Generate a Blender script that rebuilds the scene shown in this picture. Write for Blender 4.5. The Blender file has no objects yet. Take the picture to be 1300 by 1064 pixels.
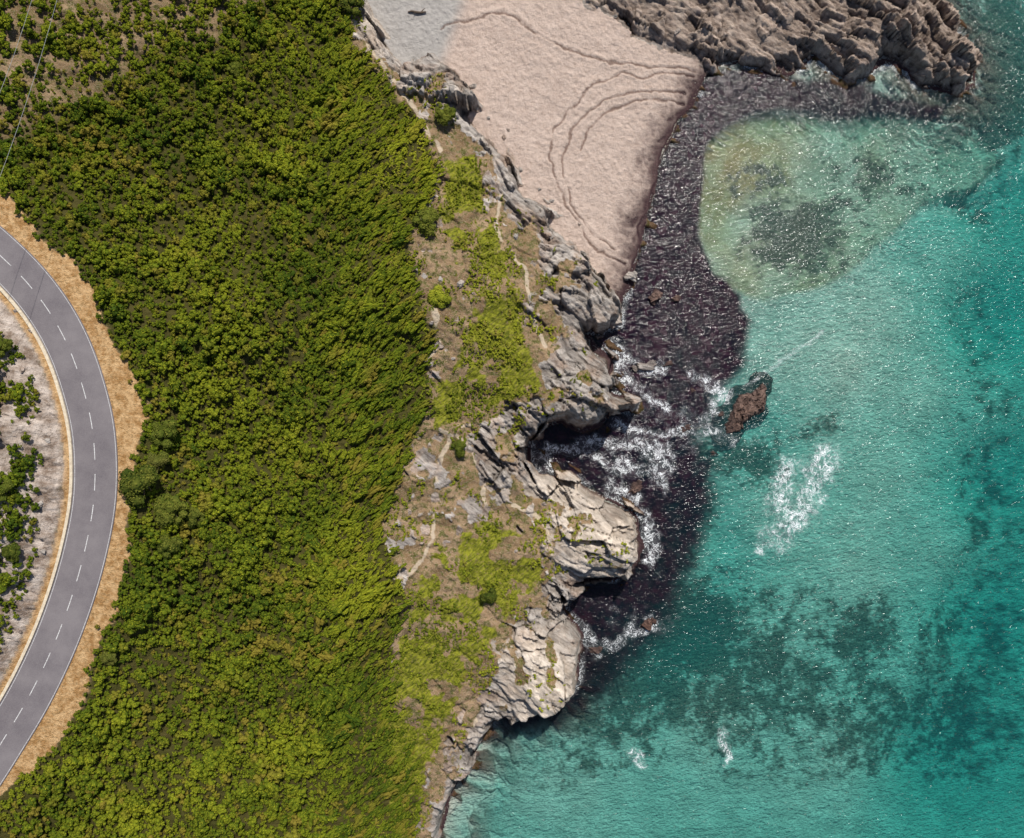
import bpy, math, random
import numpy as np
from mathutils import Vector, Matrix
random.seed(4); rng=np.random.default_rng(7)
S=0.12; CX,CY=650.,532.; H=105.; RZ=18.0
scene=bpy.context.scene
F=np.float32
# ---------------------------------------------------------------- noise
def hsh(ix,iy,seed):
    n=(ix.astype(np.int64)*374761393+iy.astype(np.int64)*668265263+seed*974634777)&0xffffffff
    n=((n^(n>>13))*1274126177)&0xffffffff
    n=((n^(n>>15))*2246822519)&0xffffffff
    return ((n^(n>>16))&0xffffff).astype(F)/F(0xffffff)
def vn(x,y,seed=0):
    ix=np.floor(x);iy=np.floor(y);fx=(x-ix).astype(F);fy=(y-iy).astype(F)
    fx=fx*fx*(3-2*fx);fy=fy*fy*(3-2*fy)
    a=hsh(ix,iy,seed);b=hsh(ix+1,iy,seed);c=hsh(ix,iy+1,seed);d=hsh(ix+1,iy+1,seed)
    return (a+(b-a)*fx)*(1-fy)+(c+(d-c)*fx)*fy
def fbm(x,y,seed=0,o=3):
    r=0;a=0.5;t=0
    for i in range(o):
        r=r+a*vn(x,y,seed+i*17);t+=a;a*=0.5;x=x*2.03+3.1;y=y*2.03+7.7
    return r/t-0.5
def worley(x,y,seed):
    ix=np.floor(x);iy=np.floor(y)
    best=np.full(x.shape,9e9,F);b2=best.copy();cid=np.zeros(x.shape,F);dx=cid.copy();dy=cid.copy();t1=cid.copy();t2=cid.copy()
    for i in(-1,0,1):
        for j in(-1,0,1):
            cx=ix+i;cy=iy+j
            ox=cx+hsh(cx,cy,seed);oy=cy+hsh(cx,cy,seed+1)
            ddx=(x-ox).astype(F);ddy=(y-oy).astype(F);d=ddx*ddx+ddy*ddy
            m=d<best
            b2=np.where(m,best,np.minimum(b2,d));best=np.where(m,d,best)
            dx=np.where(m,ddx,dx);dy=np.where(m,ddy,dy)
            cid=np.where(m,hsh(cx,cy,seed+2),cid);t1=np.where(m,hsh(cx,cy,seed+3),t1);t2=np.where(m,hsh(cx,cy,seed+4),t2)
    return cid,dx,dy,t1,t2,np.sqrt(b2)-np.sqrt(best)
def ss(a,b,x):
    t=np.clip((x-a)/(b-a),0,1);return t*t*(3-2*t)
def segdist(x,y,pts,closed=False):
    d=np.full(x.shape,1e18,F);n=len(pts)
    for i in range(n if closed else n-1):
        ax,ay=pts[i];bx,by=pts[(i+1)%n];ex,ey=bx-ax,by-ay
        L=ex*ex+ey*ey+1e-9
        t=np.clip(((x-ax)*ex+(y-ay)*ey)/L,0,1)
        qx=x-ax-t*ex;qy=y-ay-t*ey
        d=np.minimum(d,qx*qx+qy*qy)
    return np.sqrt(d)
def inside(x,y,pts):
    c=np.zeros(x.shape,bool);n=len(pts)
    for i in range(n):
        ax,ay=pts[i];bx,by=pts[(i+1)%n]
        if ay==by: continue
        m=((ay>y)!=(by>y))&(x<(bx-ax)*(y-ay)/(by-ay)+ax)
        c^=m
    return c
def sdf(x,y,pts):
    d=segdist(x,y,pts,True);return np.where(inside(x,y,pts),d,-d)
def catmull(pts,n=5):
    out=[];P=[pts[0]]+list(pts)+[pts[-1]]
    for i in range(1,len(P)-2):
        p0,p1,p2,p3=[np.array(P[i+k],float) for k in(-1,0,1,2)]
        for j in range(n):
            t=j/n
            out.append(tuple(0.5*((2*p1)+(p2-p0)*t+(2*p0-5*p1+4*p2-p3)*t*t+(3*p1-p0-3*p2+p3)*t**3)))
    out.append(tuple(pts[-1]));return out
# ---------------------------------------------------------------- survey outlines (map units, 0.12 m)
COAST_B=[(790,385),(788,412),(768,418),(748,424),(762,440),(780,455),(782,480),(775,498),(812,508),(808,522),(775,528),(760,545),(738,550),(712,538),(690,545),(676,560),(676,585),(686,602),(720,605),(760,625),(795,645),(808,655),(812,680),(820,695),(812,715),(795,732),(770,738),(742,742),(722,752),(716,775),(735,795),(742,805),(738,830),(735,865),(725,880),(690,895),(655,908),(630,915),(612,935),(600,960),(588,985),(575,1010),(560,1064),(530,1150),(480,1350),(300,15000)]
COAST_T=[(900,-15000),(1120,-500),(1190,-60),(1195,0),(1215,40),(1235,75),(1240,108),(1215,122),(1190,116),(1160,108),(1150,92),(1125,82),(1100,98),(1085,103),(1060,93),(1035,72),(1015,88),(1000,97),(985,90),(960,85),(935,82),(912,85),(895,97)]
BSH=[(887,115),(880,135),(862,155),(850,180),(838,210),(832,245),(822,280),(812,315),(806,345),(800,368)]
LAND=COAST_T+BSH+COAST_B+[(-15000,15000),(-15000,-15000)]
H1=[(300,-15000),(420,-400),(455,-60),(462,0),(480,35),(498,70),(515,95),(548,72),(575,92),(598,120),(614,140),(598,150),(612,172),(638,192),(652,228),(668,252),(690,262),(716,275),(702,284),(725,308),(748,330),(772,358),(782,372)]+COAST_B+[(-15000,15000),(-15000,-15000)]
H2=COAST_T+[(880,76),(830,62),(775,38),(745,10),(725,-60),(650,-400),(600,-15000)]
HMUL=[(745,500,45,3.6),(705,530,35,2.5),(770,685,45,3.2),(700,860,50,3.2),(690,520,30,2.0),(1100,40,70,1.8),(1190,70,40,1.0),(560,110,35,1.0),(650,590,25,2.2),(735,370,40,1.0)]
roadP=catmull([(-900,60),(-500,120),(-200,205),(-80,266),(-35,295),(0,324),(35,359),(65,399),(88,442),(105,490),(117,540),(121,590),(119,640),(110,690),(97,740),(80,790),(60,838),(35,888),(5,938),(-30,993),(-70,1050),(-200,1200),(-500,1420),(-900,1560)],4)
k=(H-RZ)/H
roadM=[(CX+(p[0]-CX)*k,CY+(p[1]-CY)*k) for p in roadP]
inner=roadM+[(-6000,2200),(-6000,-300)]
DEP=[(900,130,1.4),(930,200,0.5),(930,330,0.8),(1000,180,0.7),(1000,300,1.0),(1100,200,1.0),(1150,170,1.8),(1250,230,5),(1290,60,12),(1240,150,8),(1100,130,5),(1000,110,3.5),(1200,300,2.3),(1285,400,6),(1100,380,1.4),(1000,450,1.5),(1080,470,1.3),(1180,500,1.9),(1240,520,3.2),(1280,600,6),(1120,600,2.0),(960,560,3.0),(1000,640,2.0),(1100,720,2.0),(1180,690,2.6),(1270,780,6),(1000,800,2.3),(900,700,3.6),(850,650,3.0),(870,800,4.2),(800,840,3.6),(900,900,2.0),(1050,950,2.2),(1220,950,5.5),(1150,840,3.0),(800,920,2.2),(700,950,1.8),(850,450,1.5),(860,300,1.2),(780,600,2),(780,780,3.2),(870,520,2.2),(2000,500,18),(1500,-400,18),(1500,1500,12),(900,1500,10)]
SHOAL=[(905,158),(975,138),(1100,140),(1190,150),(1275,172),(1290,198),(1245,240),(1180,255),(1120,310),(1060,360),(975,378),(930,368),(902,345),(888,300),(888,200)]
def shoalmask(x,y,w=6): return ss(-w,w,sdf(x+12*fbm(x/20,y/20,320,4),y+12*fbm(x/20,y/20,321,4),SHOAL))
def smooth_depth(x,y):
    num=0;den=0
    for a,b,d in DEP:
        w=1/((x-a)**2+(y-b)**2+900.)**1.6
        w=w*1e5
        num=num+w*d;den=den+w
    D=num/den
    s_=shoalmask(x,y,11)
    return D*(1-s_)+np.minimum(D,1.35+.2*np.maximum(D-1.35,0))*s_
ST=math.radians(36);cS,sS=math.cos(ST),math.sin(ST)
CONT=[catmull(c,4) for c in([(880,97),(820,99),(765,104),(735,130),(708,165),(698,200),(706,240),(730,280),(760,320),(790,338)],
 [(868,122),(820,119),(780,124),(742,150),(718,185),(714,215),(722,255),(750,295),(778,318)],[(866,132),(820,130),(785,137),(752,160),(732,195)],
 [(884,132),(856,158),(843,190),(828,240),(815,290),(800,345)],[(560,45),(640,28),(700,62),(760,82),(830,86),(880,90)])]
ROCK=[(470,-300),(470,-20),(492,20),(505,60),(508,105),(545,140),(590,165),(625,205),(640,270),(672,300),(692,350),(702,400),(712,440),(690,470),(695,505),(640,515),(612,540),(600,570),(608,620),(660,625),(690,640),(700,690),(705,730),(672,760),(650,800),(632,850),(615,890),(590,960),(565,1100),(500,1400),(2500,1400),(2500,-300)]
VMAIN=[(-400,-400),(420,-400),(438,0),(450,60),(500,110),(535,165),(556,200),(545,250),(520,300),(528,350),(545,420),(548,490),(525,560),(505,620),(482,650),(495,700),(515,760),(500,830),(495,900),(535,970),(530,1064),(480,1400),(-400,1400),(-60,1075),(25,985),(70,950),(112,880),(120,830),(145,790),(165,700),(158,640),(168,590),(188,530),(178,490),(150,450),(132,400),(112,350),(62,312),(30,272),(0,235),(-60,190),(-400,80)]
SPARSE=[(-400,-400),(380,-400),(340,-10),(270,50),(200,60),(140,120),(60,150),(-20,190),(-400,190)]
STRIP=[(566,203),(603,193),(616,255),(640,305),(662,345),(666,400),(672,450),(686,480),(680,502),(640,508),(600,520),(545,548),(545,505),(585,450),(598,390),(575,330),(560,260)]
LAWN=[(555,695),(600,664),(650,668),(682,700),(690,735),(655,765),(632,810),(602,850),(572,900),(548,965),(520,1064),(495,1064),(492,880),(515,800),(535,730)]
def terrain(mx,my,full=True):
    mx=np.asarray(mx,float);my=np.asarray(my,float)
    near=(np.abs(mx-650)<1500)&(np.abs(my-532)<1500)
    wa=(15*fbm(mx/26,my/26,1,4)+4*fbm(mx/6,my/6,11,2))*near;wb=(15*fbm(mx/26,my/26,2,4)+4*fbm(mx/6,my/6,12,2))*near
    x=mx+wa;y=my+wb
    ws=0.45
    dL=sdf(mx+wa*ws,my+wb*ws,LAND)*S
    u=(mx*cS+my*sS);v=(-mx*sS+my*cS)
    tp_=ss(800,880,mx)*(my<260)
    u=u+40*fbm(mx/100,my/100,51,2)+6*fbm(mx/18,my/18,53,2);v=v+55*fbm(mx/100,my/100,52,2)+4*fbm(mx/18,my/18,54,3)
    v=v*np.where(tp_>.5,1.5,1.0);u=u*np.where(tp_>.5,1.3,1.0)
    c1,dx1,dy1,a1,b1,e1=worley(u/48,v/22,61)
    dA=sdf(x,y,H1)*S+(c1-.5)*1.6;dB=sdf(x,y,H2)*S+(c1-.5)*1.6
    r={}
    hA=np.where(dA>0,4.2*ss(0,1.3,dA)+0.24*np.maximum(dA-1.5,0),-1)
    hA=np.minimum(hA,17+0.15*np.maximum(hA-17,0)); hA=np.minimum(hA,40)
    hB=np.where(dB>0,1.5*ss(0,1.6,dB)+0.22*np.maximum(dB-1.5,0),-1);hB=np.minimum(hB,12)
    for a,b,s_,v_ in HMUL:
        g=v_*np.exp(-((mx-a)**2+(my-b)**2)/(s_*s_))
        hA=np.where(dA>0,hA+g*ss(0,1.6,dA),hA);hB=np.where(dB>0,hB+g*ss(0,1.6,dB),hB)
    beach=0.05+0.075*np.clip(dL,0,24)+0.3*fbm(mx/40,my/40,5,3)*ss(0,2,dL)
    D=smooth_depth(mx,my)*near+12*(~near)
    sea=-np.minimum(D,0.12+0.28*np.maximum(-dL,0))
    sea=sea+(0.5*fbm(mx/30,my/30,21,4))*ss(0.5,4,-dL)
    sea=np.minimum(sea,-0.05)
    h=np.where(dL>0,np.maximum(beach,0.03),sea)
    h=np.where((dL<=0)&(dA>0),np.maximum(h,-0.2+dA*0.5),h)
    hi=np.maximum(np.where(dL>0,hA,-99),np.where(dL>0,hB,-99))
    h=np.maximum(h,hi)
    h=h+2.8*fbm(mx/110,my/110,31,4)*ss(6,18,dA)
    dr=np.full(mx.shape,1e5)
    m=(mx<520)
    dr[m]=segdist(mx[m],my[m],roadM)*S
    inn=np.zeros(mx.shape,bool);inn[m]=inside(mx[m],my[m],inner)
    outb=RZ-0.12-0.05*np.maximum(dr-3.2,0)
    t=ss(5.0,12,dr)
    hout=outb*(1-t)+h*t
    cut=RZ-0.12+np.clip(dr-3.5,0,9)*0.45+0.08*np.clip(dr-12,0,60)
    h=np.where(inn,cut,np.where(dr<14,hout,h))
    r['cut']=np.where(inn,ss(3.6,4.4,dr),0)
    base=h.copy()
    PX=CX+(mx-CX)*H/(H-np.clip(base,-2,60));PY=CY+(my-CY)*H/(H-np.clip(base,-2,60))
    r.update(dL=dL,dA=dA,dB=dB,dr=dr,inn=inn,PX=PX,PY=PY,base=base)
    if not full: return r
    px=PX+(20*fbm(PX/22,PY/22,41,4)+7*fbm(PX/5,PY/5,42,2))*near;py=PY+(20*fbm(PX/22,PY/22,43,4)+7*fbm(PX/5,PY/5,44,2))*near
    rk=ss(-3,3,sdf(px,py,ROCK))*(dA>0)
    oc=ss(.06,.15,fbm(PX/15,PY/15,45,5)+.01)*(~inside(px,py,VMAIN))*(~inside(px,py,LAWN))*(~inside(px,py,STRIP))*(dr>14)*(PX>430)*(dA>0)
    rk=np.maximum(rk,oc*.75)
    calmg=.9*np.exp(-((mx-755)**2/70**2+(my-672)**2/42**2))+.8*np.exp(-((mx-692)**2+(my-850)**2)/52**2)
    rk=rk*(1-.92*ss(.02,.14,fbm(PX/20,PY/20,46,5)-.15*calmg)*ss(1.6,4.0,dA))
    rk=np.maximum(rk,(dA>0)*(1-ss(1.2,2.6,dA)))
    rk=np.maximum(rk,(dB>0)*1.0)
    rk=np.where((dL<0)&(dA<=0)&(dB<=0),0,rk)
    r['rock']=rk
    c2,dx2,dy2,a2,b2,e2=worley(u/22,v/9,71)
    c3,dx3,dy3,a3,b3,e3=worley((mx+.5*u)/10,(my+.5*v)/6,81)
    big=ss(-.15,.15,fbm(mx/45,my/45,55,3))
    calm=1-.6*np.clip(calmg,0,1)
    lay=fbm(u/24,v/2.8,58,3)
    bl=(1.3*(c1-0.45)+1.7*dx1*(a1-.5)+1.9*dy1*(b1-.25))*(.55+.6*big)*(1-.35*np.clip(calmg,0,1))
    bl=bl+((0.75*(c2-.5)+1.1*dx2*(a2-.5)+1.2*dy2*(b2-.25))*(.35+.75*big)
      +(0.35*(c3-.5)+.5*dx3*(a3-.5)+0.5*dy3*(b3-.4))*(.45+.6*big)+.65*lay)*calm
    bl=bl-0.6*big*(1-ss(0,0.045,e1))-(0.25*big*(1-ss(0,0.05,e2)))*calm+.2*fbm(mx/4,my/4,56,3)+.3*fbm(mx/20,my/20,57,3)
    crack=np.maximum(1-ss(0,0.045,e1),0.6*(1-ss(0,0.05,e2))*calm)*(.3+.7*big)
    edge=np.maximum(ss(0.0,1.2,dA),ss(0.0,1.2,dB))
    inl=1-.5*ss(5,10,dA)
    h=h+bl*rk*(0.3+0.7*edge)*1.15*inl*(1-.2*(dB>0))
    r['crack']=crack*rk; r['tone']=c1*0.3+c2*0.3+c3*.25+.15*(.5+1.4*lay)
    r['calm']=np.clip(calmg,0,1)
    ic=r['cut']*(fbm(mx/22,my/22,91,3)>-0.05)
    h=h+ic*(0.5*(c2-.4)+.35*(c3-.5))+r['cut']*.35*fbm(mx/5,my/5,92,3)
    nr=ss(-14,-0.5,-np.abs(dL))*(dL<0)*((dA>-13)|(dB>-11))
    h=np.where((dL<0),np.minimum(h+nr*0.9*(c2-.45)+nr*.6*(c1-.6),np.maximum(h,-0.02)+ (c2>.66)*0.4*nr),h)
    r['reef']=nr*ss(.35,.6,c1*0.5+c2*0.5)
    soil=(dA>0)*(1-rk)*(dr>8)
    h=h+soil*(0.35*fbm(mx/4,my/4,101,3)+.8*fbm(mx/14,my/14,102,3))
    bch=(dL>0)*(dA<=0)*(dB<=0)
    wx=mx+16*fbm(mx/24,my/24,111,5);wy=my+16*fbm(mx/24,my/24,112,5)
    dd=np.full(mx.shape,1e3)
    mm=(mx>500)&(mx<920)&(my>-60)&(my<400)
    if mm.any():
        q=np.full(mm.sum(),1e3)
        for c in CONT: q=np.minimum(q,segdist(wx[mm],wy[mm],c))
        dd[mm]=q
    lw=ss(-.30,.02,fbm(mx/18,my/18,113,3)+.05)
    cl=np.exp(-(dd/1.3)**2)*lw
    r['wrack']=cl*bch
    h=h+bch*(-0.10*lw*np.exp(-(dd/1.5)**2)+0.08*np.exp(-((dd-3.5)/2.5)**2)+0.28*fbm(mx/4,my/4,114,4)*ss(0.3,2,dL)+.2*fbm(mx/14,my/14,115,3))
    r['beach']=bch.astype(float)
    r['h']=h;r['px']=px;r['py']=py
    return r
def place(px,py,z=None):
    """world position of a surveyed spot"""
    px=np.atleast_1d(np.asarray(px,float));py=np.atleast_1d(np.asarray(py,float));mx,my=px.copy(),py.copy()
    for i in range(7):
        h=terrain(mx,my,False)['base'];h=np.clip(h,-2,60)
        mx=CX+(px-CX)*(H-h)/H;my=CY+(py-CY)*(H-h)/H
    return mx,my
def W(mx,my): return (mx-CX)*S,(CY-my)*S
# ---------------------------------------------------------------- nodes helper
class NT:
    def __init__(s,name):
        s.m=bpy.data.materials.new(name);s.m.use_nodes=True;s.t=s.m.node_tree;s.t.nodes.clear()
        s.out=s.n('ShaderNodeOutputMaterial')
        s.geo=s.n('ShaderNodeNewGeometry');s.pos=s.geo.outputs['Position']
    def n(s,typ,**kw):
        nd=s.t.nodes.new(typ)
        for k_,v in kw.items(): setattr(nd,k_,v)
        return nd
    def L(s,a,b): s.t.links.new(a,b)
    def put(s,sock,v):
        if isinstance(v,bpy.types.NodeSocket): s.L(v,sock)
        else:
            if sock.type=='RGBA' and not isinstance(v,(int,float)) and len(v)==3: v=(*v,1)
            sock.default_value=v
    def math(s,op,a,b=0.0,clamp=False):
        nd=s.n('ShaderNodeMath',operation=op);nd.use_clamp=clamp
        s.put(nd.inputs[0],a);s.put(nd.inputs[1],b);return nd.outputs[0]
    def mix(s,f,a,b,mode='MIX'):
        nd=s.n('ShaderNodeMix',data_type='RGBA',blend_type=mode)
        s.put(nd.inputs[0],f);s.put(nd.inputs[6],a);s.put(nd.inputs[7],b);return nd.outputs[2]
    def rng(s,v,a,b,c=0.,d=1.):
        nd=s.n('ShaderNodeMapRange');nd.clamp=True
        s.put(nd.inputs[0],v)
        for i,q in enumerate((a,b,c,d)): nd.inputs[i+1].default_value=q
        return nd.outputs[0]
    def mapv(s,rot=0,scale=(1,1,1)):
        nd=s.n('ShaderNodeVectorRotate',rotation_type='Z_AXIS');s.L(s.pos,nd.inputs['Vector']);nd.inputs['Angle'].default_value=rot
        n2=s.n('ShaderNodeMapping');s.L(nd.outputs[0],n2.inputs[0]);n2.inputs['Scale'].default_value=scale
        return n2.outputs[0]
    def noise(s,scale,detail=4,rough=.55,vec=None,dist=0.):
        nd=s.n('ShaderNodeTexNoise');s.L(vec if vec else s.pos,nd.inputs['Vector'])
        nd.inputs['Scale'].default_value=scale;nd.inputs['Detail'].default_value=detail;nd.inputs['Roughness'].default_value=rough;nd.inputs['Distortion'].default_value=dist
        return nd.outputs[0]
    def attr(s,name,typ='GEOMETRY'):
        nd=s.n('ShaderNodeAttribute',attribute_name=name,attribute_type=typ);return nd
    def bump(s,h,dist,strength=1.,nrm=None):
        nd=s.n('ShaderNodeBump');s.put(nd.inputs['Height'],h);nd.inputs['Distance'].default_value=dist;nd.inputs['Strength'].default_value=strength
        if nrm: s.L(nrm,nd.inputs['Normal'])
        return nd.outputs[0]
    def pbsdf(s,col,rough=.9,nrm=None,spec=.2):
        nd=s.n('ShaderNodeBsdfPrincipled');s.put(nd.inputs['Base Color'],col);s.put(nd.inputs['Roughness'],rough)
        s.put(nd.inputs['Specular IOR Level'],spec)
        if nrm: s.L(nrm,nd.inputs['Normal'])
        return nd.outputs[0]
    def diff(s,col,nrm=None):
        nd=s.n('ShaderNodeBsdfDiffuse');s.put(nd.inputs[0],col)
        if nrm: s.L(nrm,nd.inputs['Normal'])
        return nd.outputs[0]
    def end(s,sh): s.L(sh,s.out.inputs[0]);return s.m
def rockcolor(N,brown=None,pale=None,b=None,c=None):
    st=N.mapv(math.radians(36),(0.40,2.0,1.0))
    a=N.noise(1.0,5,.70,st,.5)
    b=b or N.noise(0.12,3,.5);c=c or N.noise(5,3,.7)
    col=N.mix(N.rng(a,.36,.64),(0.18,0.158,0.148),(0.53,0.485,0.45))
    bb=N.rng(b,.48,.63,0,.8)
    if brown: bb=N.math('MAXIMUM',bb,N.math('MULTIPLY',brown,.7))
    col=N.mix(bb,col,N.mix(N.rng(a,.34,.66),(0.15,0.095,0.068),(0.48,0.355,0.28)))
    if pale: col=N.mix(pale,col,N.mix(N.rng(a,.28,.62),(0.38,0.31,0.245),(0.70,0.605,0.515)))
    col=N.mix(N.rng(c,.50,.72,0,.5),col,(0.62,0.56,0.51))
    f_=N.rng(a,.58,.68,0,.6)
    if pale: f_=N.math('MULTIPLY',f_,N.math('SUBTRACT',1.,N.math('MULTIPLY',pale,.7)))
    col=N.mix(f_,col,(0.075,0.058,0.048))
    return col,a,c
# ---------------------------------------------------------------- ground
def make_grid_mesh(name,xs,ys,Z,attrs):
    nx,ny=len(xs),len(ys)
    MX,MY=np.meshgrid(xs,ys)
    co=np.empty((ny*nx,3),F);co[:,0]=((MX-CX)*S).ravel();co[:,1]=((CY-MY)*S).ravel();co[:,2]=Z.ravel()
    i=np.arange((ny-1)*(nx-1));r_=i//(nx-1);c_=i%(nx-1);a=r_*nx+c_
    f=np.stack([a,a+nx,a+nx+1,a+1],1).astype(np.int32)
    me=bpy.data.meshes.new(name);me.vertices.add(len(co));me.vertices.foreach_set('co',co.ravel())
    me.loops.add(f.size);me.loops.foreach_set('vertex_index',f.ravel())
    me.polygons.add(len(f));me.polygons.foreach_set('loop_start',np.arange(0,f.size,4,dtype=np.int32))
    me.update(calc_edges=True)
    for k_,v in attrs.items():
        if v.ndim==3:
            at=me.attributes.new(k_,'FLOAT_VECTOR','POINT');at.data.foreach_set('vector',v.reshape(-1).astype(F))
        else:
            at=me.attributes.new(k_,'FLOAT','POINT');at.data.foreach_set('value',v.ravel().astype(F))
    return me
def link(ob,parent=None):
    scene.collection.objects.link(ob)
    if parent: ob.parent=parent
    return ob
def geo(a,b,n): return list(a*(b/a)**(np.arange(1,n+1)/n))
outs=np.array(geo(40,14000,14))
xs=np.concatenate([(-150-outs)[::-1],np.arange(-150,460,3),np.arange(460,860,1.25),np.arange(860,1260,1.7),np.arange(1260,1450,6),1450+outs])
ys=np.concatenate([(-150-outs)[::-1],np.arange(-150,1200,1.4),1200+outs])
MX,MY=np.meshgrid(xs,ys)
R=terrain(MX,MY)
def pm(poly,w=4):
    return ss(-w,w,sdf(R['px'],R['py'],poly))
PATHS=[[(632,215),(634,250),(630,290),(655,330),(668,345),(675,400),(692,440)],[(600,540),(575,548),(560,590),(550,650),(545,690),(528,722),(500,735)],[(560,548),(590,560),(610,600),(618,650)],[(585,985),(610,910),(630,870),(650,845),(668,800)],[(548,380),(556,430),(540,460)],[(440,0),(470,60),(520,130),(560,190)],[(650,640),(690,660),(700,710)]]
PX,PY=R['PX'],R['PY']
lawn=pm(LAWN,9);strip=pm(STRIP,6);vmain=pm(VMAIN,4);spar=pm(SPARSE,25)
pd=np.full(MX.shape,1e3)
for p in PATHS: pd=np.minimum(pd,segdist(PX+9*fbm(PX/18,PY/18,200,3),PY+9*fbm(PX/18,PY/18,201,3),catmull(p,4)))
path=np.exp(-(pd/3.0)**2)*(R['dA']>0)*ss(-.3,-.05,fbm(PX/16,PY/16,202,2))
verge=np.where(R['dr']<25,(1-vmain),0)*(R['dr']<14)*(R['cut']<0.5)*(R['PX']<330)
nl_=fbm(PX/25,PY/25,203,5)
lawnm=np.maximum(lawn*ss(-.14,.06,nl_+.06),strip*0.8*ss(-.12,.04,nl_+.04))*(1-R['rock'])
m1=np.stack([R['rock'],R['beach'],verge],-1)
m2=np.stack([lawnm,path,R['crack']],-1)
WEED=[(905,92),(960,86),(1010,100),(1060,103),(1105,110),(1150,125),(1200,135),(1190,150),(1130,142),(1060,150),(1010,138),(960,140),(920,158),(897,185),(890,250),(888,300),(905,345),(940,375),(955,410),(950,440),(932,480),(900,500),(905,530),(885,560),(905,600),(905,650),(885,700),(865,750),(845,800),(800,850),(770,890),(700,925),(640,940),(600,850),(640,550),(760,360),(800,300),(830,180),(880,100)]
def weedmask(x,y,dL,w=5):
    q=ss(350,600,y)
    return ss(-1,1,sdf(x+(9+13*q)*fbm(x/22,y/22,300,5),y+(9+13*q)*fbm(x/22,y/22,301,5),WEED)/(w+16*q))*(dL<0.1)
weed=weedmask(MX,MY,R['dL'],4)
def blobs(lst,x,y):
    v=0
    for a,b,sx,sy,an,w in lst:
        c,s_=math.cos(math.radians(an)),math.sin(math.radians(an))
        u_=(x-a)*c+(y-b)*s_;w_=-(x-a)*s_+(y-b)*c
        v=v+w*np.exp(-(u_/sx)**2-(w_/sy)**2)
    return v
GR=[(1000,300,52,42,0,1.15),(985,275,30,25,0,.5),(960,225,40,30,0,.5),(1060,265,60,30,-30,.6),(1130,215,95,32,10,.7),(1110,132,90,14,3,1.2),(1230,140,60,20,15,1.2),(1080,320,80,40,0,.3),(1285,120,45,70,0,1.3),(1290,30,80,80,0,1.6),(1270,260,40,30,30,.7),(940,575,60,35,20,.95),(1035,545,40,16,-20,.8),(985,600,40,14,0,.6),(980,860,150,70,15,.6),(900,800,60,50,0,.8),(860,860,80,80,0,.75),(1150,900,150,70,20,.6),(700,950,90,60,0,.55),(1285,850,60,200,0,.6),(1265,420,50,70,0,.45),(1285,600,40,100,0,.6),(1130,800,140,40,20,.55),(880,640,40,60,0,.8),(1210,540,120,14,-10,.2),(780,900,70,60,0,.75),(1050,960,160,50,0,.55),(830,760,60,50,0,1.0)]
g=blobs(GR,MX,MY)
n1=fbm(MX/14,MY/14,310,5);n2=fbm(MX/45,MY/45,311,3);n3=fbm(MX/3.5,MY/3.5,312,3);n4=fbm(MX/8+MY/16,MY/5,313,4)
grass=ss(0.05,1.2,g+1.6*n1+1.0*n2+1.2*n3+.8*n4)*ss(.05,.3,g)*(R['dL']<0)
grass=np.maximum(grass,R['reef']*0.9)
OLIVE=[(920,180,65,55,0,1.6),(902,240,26,60,0,1.1)]
shoal=shoalmask(MX,MY,6)
ol=np.clip(blobs(OLIVE,MX,MY)*(1+.8*n1)+shoal*(.58+.7*n2)*(1-.45*ss(1000,1250,MX)),0,1)
m3=np.stack([weed,np.clip(grass,0,1),ol],-1)
greysand=ss(-12,12,-(PX-575+0.35*(PY-40)))*(R['beach']>0)
m4=np.stack([greysand,R['wrack'],R['cut']],-1)
brown=ss(0,1,R['dB'])
pale=np.clip(R['calm']*1.2+blobs([(700,620,60,25,0,.7),(470,40,40,60,0,.6),(650,820,50,50,0,.3)],PX,PY)+.8*fbm(PX/16,PY/16,350,4),0,1)
wband=np.exp(-(np.maximum(R['dL'],0)/(.8+2.6*fbm(MX/12,MY/12,351,5)+.9*ss(110,200,MY)).clip(.3))**2)*R['beach']
gap_shade=vmain*(1-spar*.9)*(~R['inn'])  # shade between the dense shrubs, painted into the soil colour
m5=np.stack([brown,pale*.95,wband],-1)
gme=make_grid_mesh('ground',xs,ys,R['h'],dict(m1=m1,m2=m2,m3=m3,m4=m4,m5=m5,tone=R['tone'],gap_shade=gap_shade))
ground=link(bpy.data.objects.new('ground',gme));ground['kind']='structure'
ground['label']='rocky coastal hillside, pebbly beach and sandy sea floor'
N=NT('coast_ground')
def sep(name):
    a=N.attr(name);s_=N.n('ShaderNodeSeparateXYZ');N.L(a.outputs['Vector'],s_.inputs[0]);return s_.outputs
M1,M2,M3,M4,M5=sep('m1'),sep('m2'),sep('m3'),sep('m4'),sep('m5')
tone=N.attr('tone').outputs['Fac'];und=N.attr('gap_shade').outputs['Fac']
nb=N.noise(.3,5,.6);nf=N.noise(3.0,4,.72);nvf=N.noise(11,3,.7);nm=N.noise(1.2,4,.68)
rc,ra,rcn=rockcolor(N,M5[0],M5[1],nb,nvf)
rc=N.mix(N.rng(tone,.25,.75,.0,1.),N.mix(1.0,rc,(.66,.64,.62),'MULTIPLY'),N.mix(1.0,rc,(1.32,1.30,1.27),'MULTIPLY'))
rc=N.mix(N.math('MULTIPLY',M2[2],.8),rc,(0.035,0.026,0.022))
soil=N.mix(N.rng(nb,.35,.65),(0.19,0.12,0.06),(0.39,0.265,0.16))
soil=N.mix(N.rng(nm,.48,.60),soil,(0.095,0.095,0.022))
soil=N.mix(N.rng(nvf,.54,.68),soil,(0.54,0.43,0.32))
soil=N.mix(und,soil,N.mix(nb,(0.042,0.052,0.011),(0.11,0.085,0.032)))  # soil coloured dark here to stand in for shade in scrub gaps
stre=N.mapv(math.radians(-40),(0.6,2.2,1))
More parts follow.
